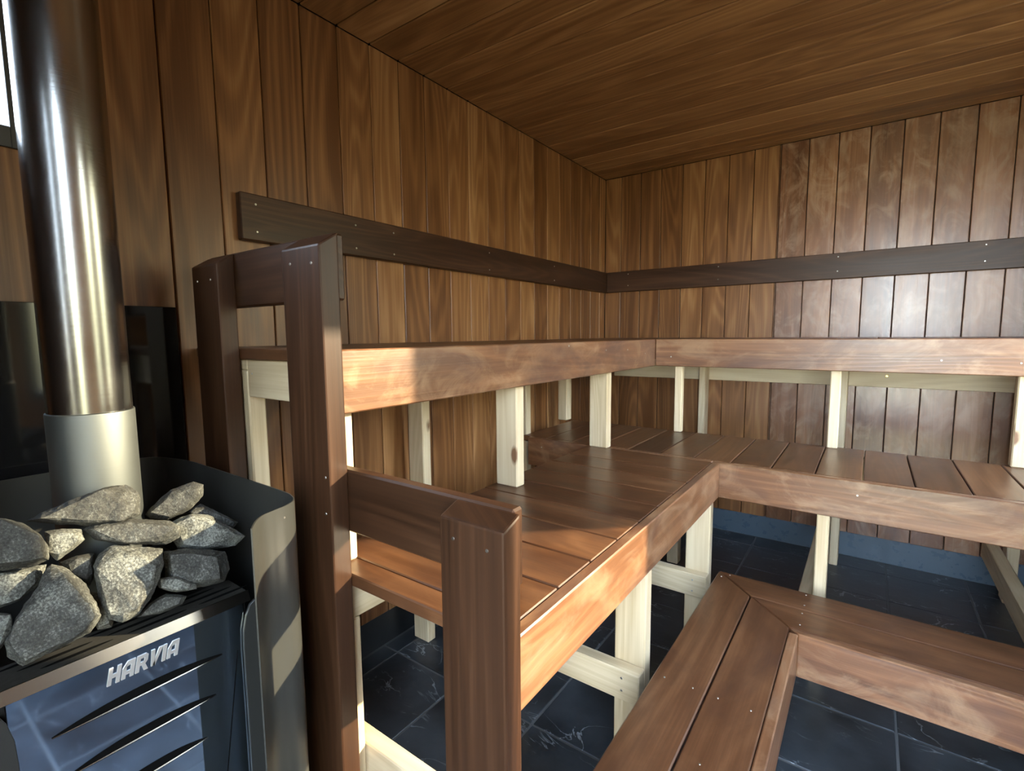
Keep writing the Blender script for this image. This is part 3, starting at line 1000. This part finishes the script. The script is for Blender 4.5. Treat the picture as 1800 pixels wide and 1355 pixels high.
# ------------------------------------------------------------------ stones
def stone(poly, xz, thick, label, seed, rough=0.10, lean=(0, 0, 0)):
    """poly: outline as seen from the camera; xz: plane depth at the middle (x of the stone's middle)"""
    rs = random.Random(seed)
    cu = sum(p[0] for p in poly) / len(poly); cv = sum(p[1] for p in poly) / len(poly)
    o = Vector((CAM['x'], CAM['y'], CAM['z']))
    c = ray_on(cu, cv, 0, xz)
    vd = (c - o).normalized()
    pl = (vd + Vector(lean)).normalized()
    mid = []
    for (u, v) in poly:
        d = CROT @ Vector(((u - 900) / CAM['f'], 1.0, -(v - 677.5) / CAM['f']))
        t = (c - o).dot(pl) / d.dot(pl)
        mid.append(o + d * t)
    cc = sum(mid, Vector()) / len(mid)
    pts = []
    for p in mid:
        q = p - cc
        pts.append(cc + q)
        pts.append(cc + q * 0.93 + vd * thick * 0.3 * rs.uniform(0.6, 1.2))
        pts.append(cc + q * rs.uniform(0.55, 0.92) - vd * thick * 0.5 * rs.uniform(0.75, 1.1))
        pts.append(cc + q * rs.uniform(0.45, 0.75) + vd * thick * 0.6 * rs.uniform(0.7, 1.1))
    bm = bmesh.new()
    for p in pts:
        bm.verts.new(p)
    r = bmesh.ops.convex_hull(bm, input=bm.verts[:])
    bmesh.ops.delete(bm, geom=[g_ for g_ in r['geom_interior'] if isinstance(g_, bmesh.types.BMVert)], context='VERTS')
    bmesh.ops.triangulate(bm, faces=bm.faces[:])
    size = max((p - cc).length for p in mid)
    for it in range(5):
        lim = size * (0.45, 0.30, 0.20, 0.13, 0.09)[it]
        es = [e for e in bm.edges if e.calc_length() > lim]
        if es:
            bmesh.ops.subdivide_edges(bm, edges=es, cuts=1)
            bmesh.ops.triangulate(bm, faces=[f for f in bm.faces if len(f.verts) > 3])
        bmesh.ops.smooth_vert(bm, verts=bm.verts[:], factor=0.05 if it < 3 else 0.02, use_axis_x=True, use_axis_y=True, use_axis_z=True)
    bm.normal_update()
    for v in bm.verts:
        q = v.co * 28.0 + Vector((seed * 3.1, seed * 1.7, 0))
        h = noise.noise(q) * 0.6 + noise.noise(q * 2.7) * 0.35 + noise.noise(q * 6.5) * 0.2
        v.co = v.co + v.normal * h * rough * size * 0.7
    rl = bm.verts.layers.float.new('rnd')
    rv = rs.random()
    for v in bm.verts:
        v[rl] = rv
    base = Vector((cc.x, cc.y, min(v.co.z for v in bm.verts)))
    ob = link_mesh('sauna_stone', bm, M['stone'], loc=base)
    return tag(ob, label, 'stone', 'stones heaped on the stove')


stone([(40, 917), (75, 900), (130, 880), (180, 858), (222, 849), (243, 862), (251, 905), (215, 917), (150, 925), (100, 921)], 0.5861, 0.050,
      'large wedge-shaped grey stone leaning against the foot of the flue pipe', 11)
stone([(254, 905), (275, 882), (300, 860), (340, 846), (359, 851), (357, 872), (335, 895), (295, 915), (262, 913)], 0.5429, 0.040,
      'pale slab-like stone tilted up to the right, highest one near the guard', 12)
stone([(145, 930), (165, 917), (225, 908), (300, 914), (319, 925), (316, 944), (292, 957), (215, 957), (165, 950)], 0.6149, 0.055,
      'long flat pale stone lying level across the middle of the heap', 13)
stone([(296, 918), (335, 902), (365, 905), (395, 924), (433, 942), (415, 960), (360, 970), (310, 965)], 0.5813, 0.060,
      'dark grey pointed stone at the right end of the heap, tip towards the guard', 14)
stone([(-40, 915), (0, 908), (40, 918), (72, 940), (90, 965), (88, 985), (50, 998), (0, 1004), (-40, 1000)], 0.6197, 0.060,
      'big rounded grey stone at the left edge of the picture, top rim arched', 15)
stone([(78, 934), (110, 928), (143, 930), (150, 948), (128, 968), (100, 986), (84, 972)], 0.6005, 0.045,
      'small light stone wedged between the round stone and the long flat stone', 16)
stone([(162, 995), (172, 972), (200, 957), (250, 962), (286, 964), (289, 990), (272, 1040), (245, 1078), (215, 1096), (190, 1090), (172, 1050)], 0.6485, 0.060,
      'upright grey stone with a notched top edge in the centre of the heap', 17)
stone([(286, 968), (330, 964), (396, 969), (404, 1000), (396, 1022), (360, 1034), (290, 1032)], 0.6301, 0.060,
      'brownish dark block-like stone to the right of the upright stone', 18)
stone([(276, 1016), (310, 1012), (345, 1026), (348, 1036), (310, 1040), (278, 1034)], 0.6504, 0.028,
      'thin flat grey stone chip below the brownish block', 19)
stone([(0, 1132), (28, 1095), (60, 1045), (92, 990), (125, 1000), (160, 1035), (184, 1080), (160, 1112), (100, 1118), (62, 1150), (40, 1170), (14, 1152)], 0.6581, 0.075,
      'largest angular grey stone at the front left of the heap, point down', 20, rough=0.13)
stone([(-40, 1010), (0, 1004), (48, 1002), (84, 990), (72, 1025), (35, 1055), (0, 1068), (-40, 1068)], 0.5950, 0.055,
      'dark layered stone under the big round stone at the left edge', 21)
stone([(104, 988), (135, 976), (166, 972), (168, 1010), (158, 1032), (125, 1010)], 0.6053, 0.045,
      'shadowed small stone in the gap behind the two front stones', 22)
stone([(240, 1086), (262, 1060), (292, 1044), (330, 1046), (322, 1062), (280, 1078)], 0.6446, 0.040,
      'low dark stone at the rim, to the right of the upright stone', 23)
stone([(158, 1040), (180, 1040), (200, 1085), (196, 1102), (172, 1106), (166, 1080)], 0.6293, 0.040,
      'dark stone wedged between the angular stone and the upright stone', 24)
stone([(330, 900), (352, 884), (380, 900), (420, 918), (408, 930), (360, 920)], 0.5141, 0.040,
      'dark stone half hidden behind the pointed stone by the guard', 25)
stone([(-40, 1150), (-5, 1075), (20, 1078), (24, 1110), (-2, 1146)], 0.6389, 0.050,
      'dark stone at the left picture edge behind the angular stone', 26)
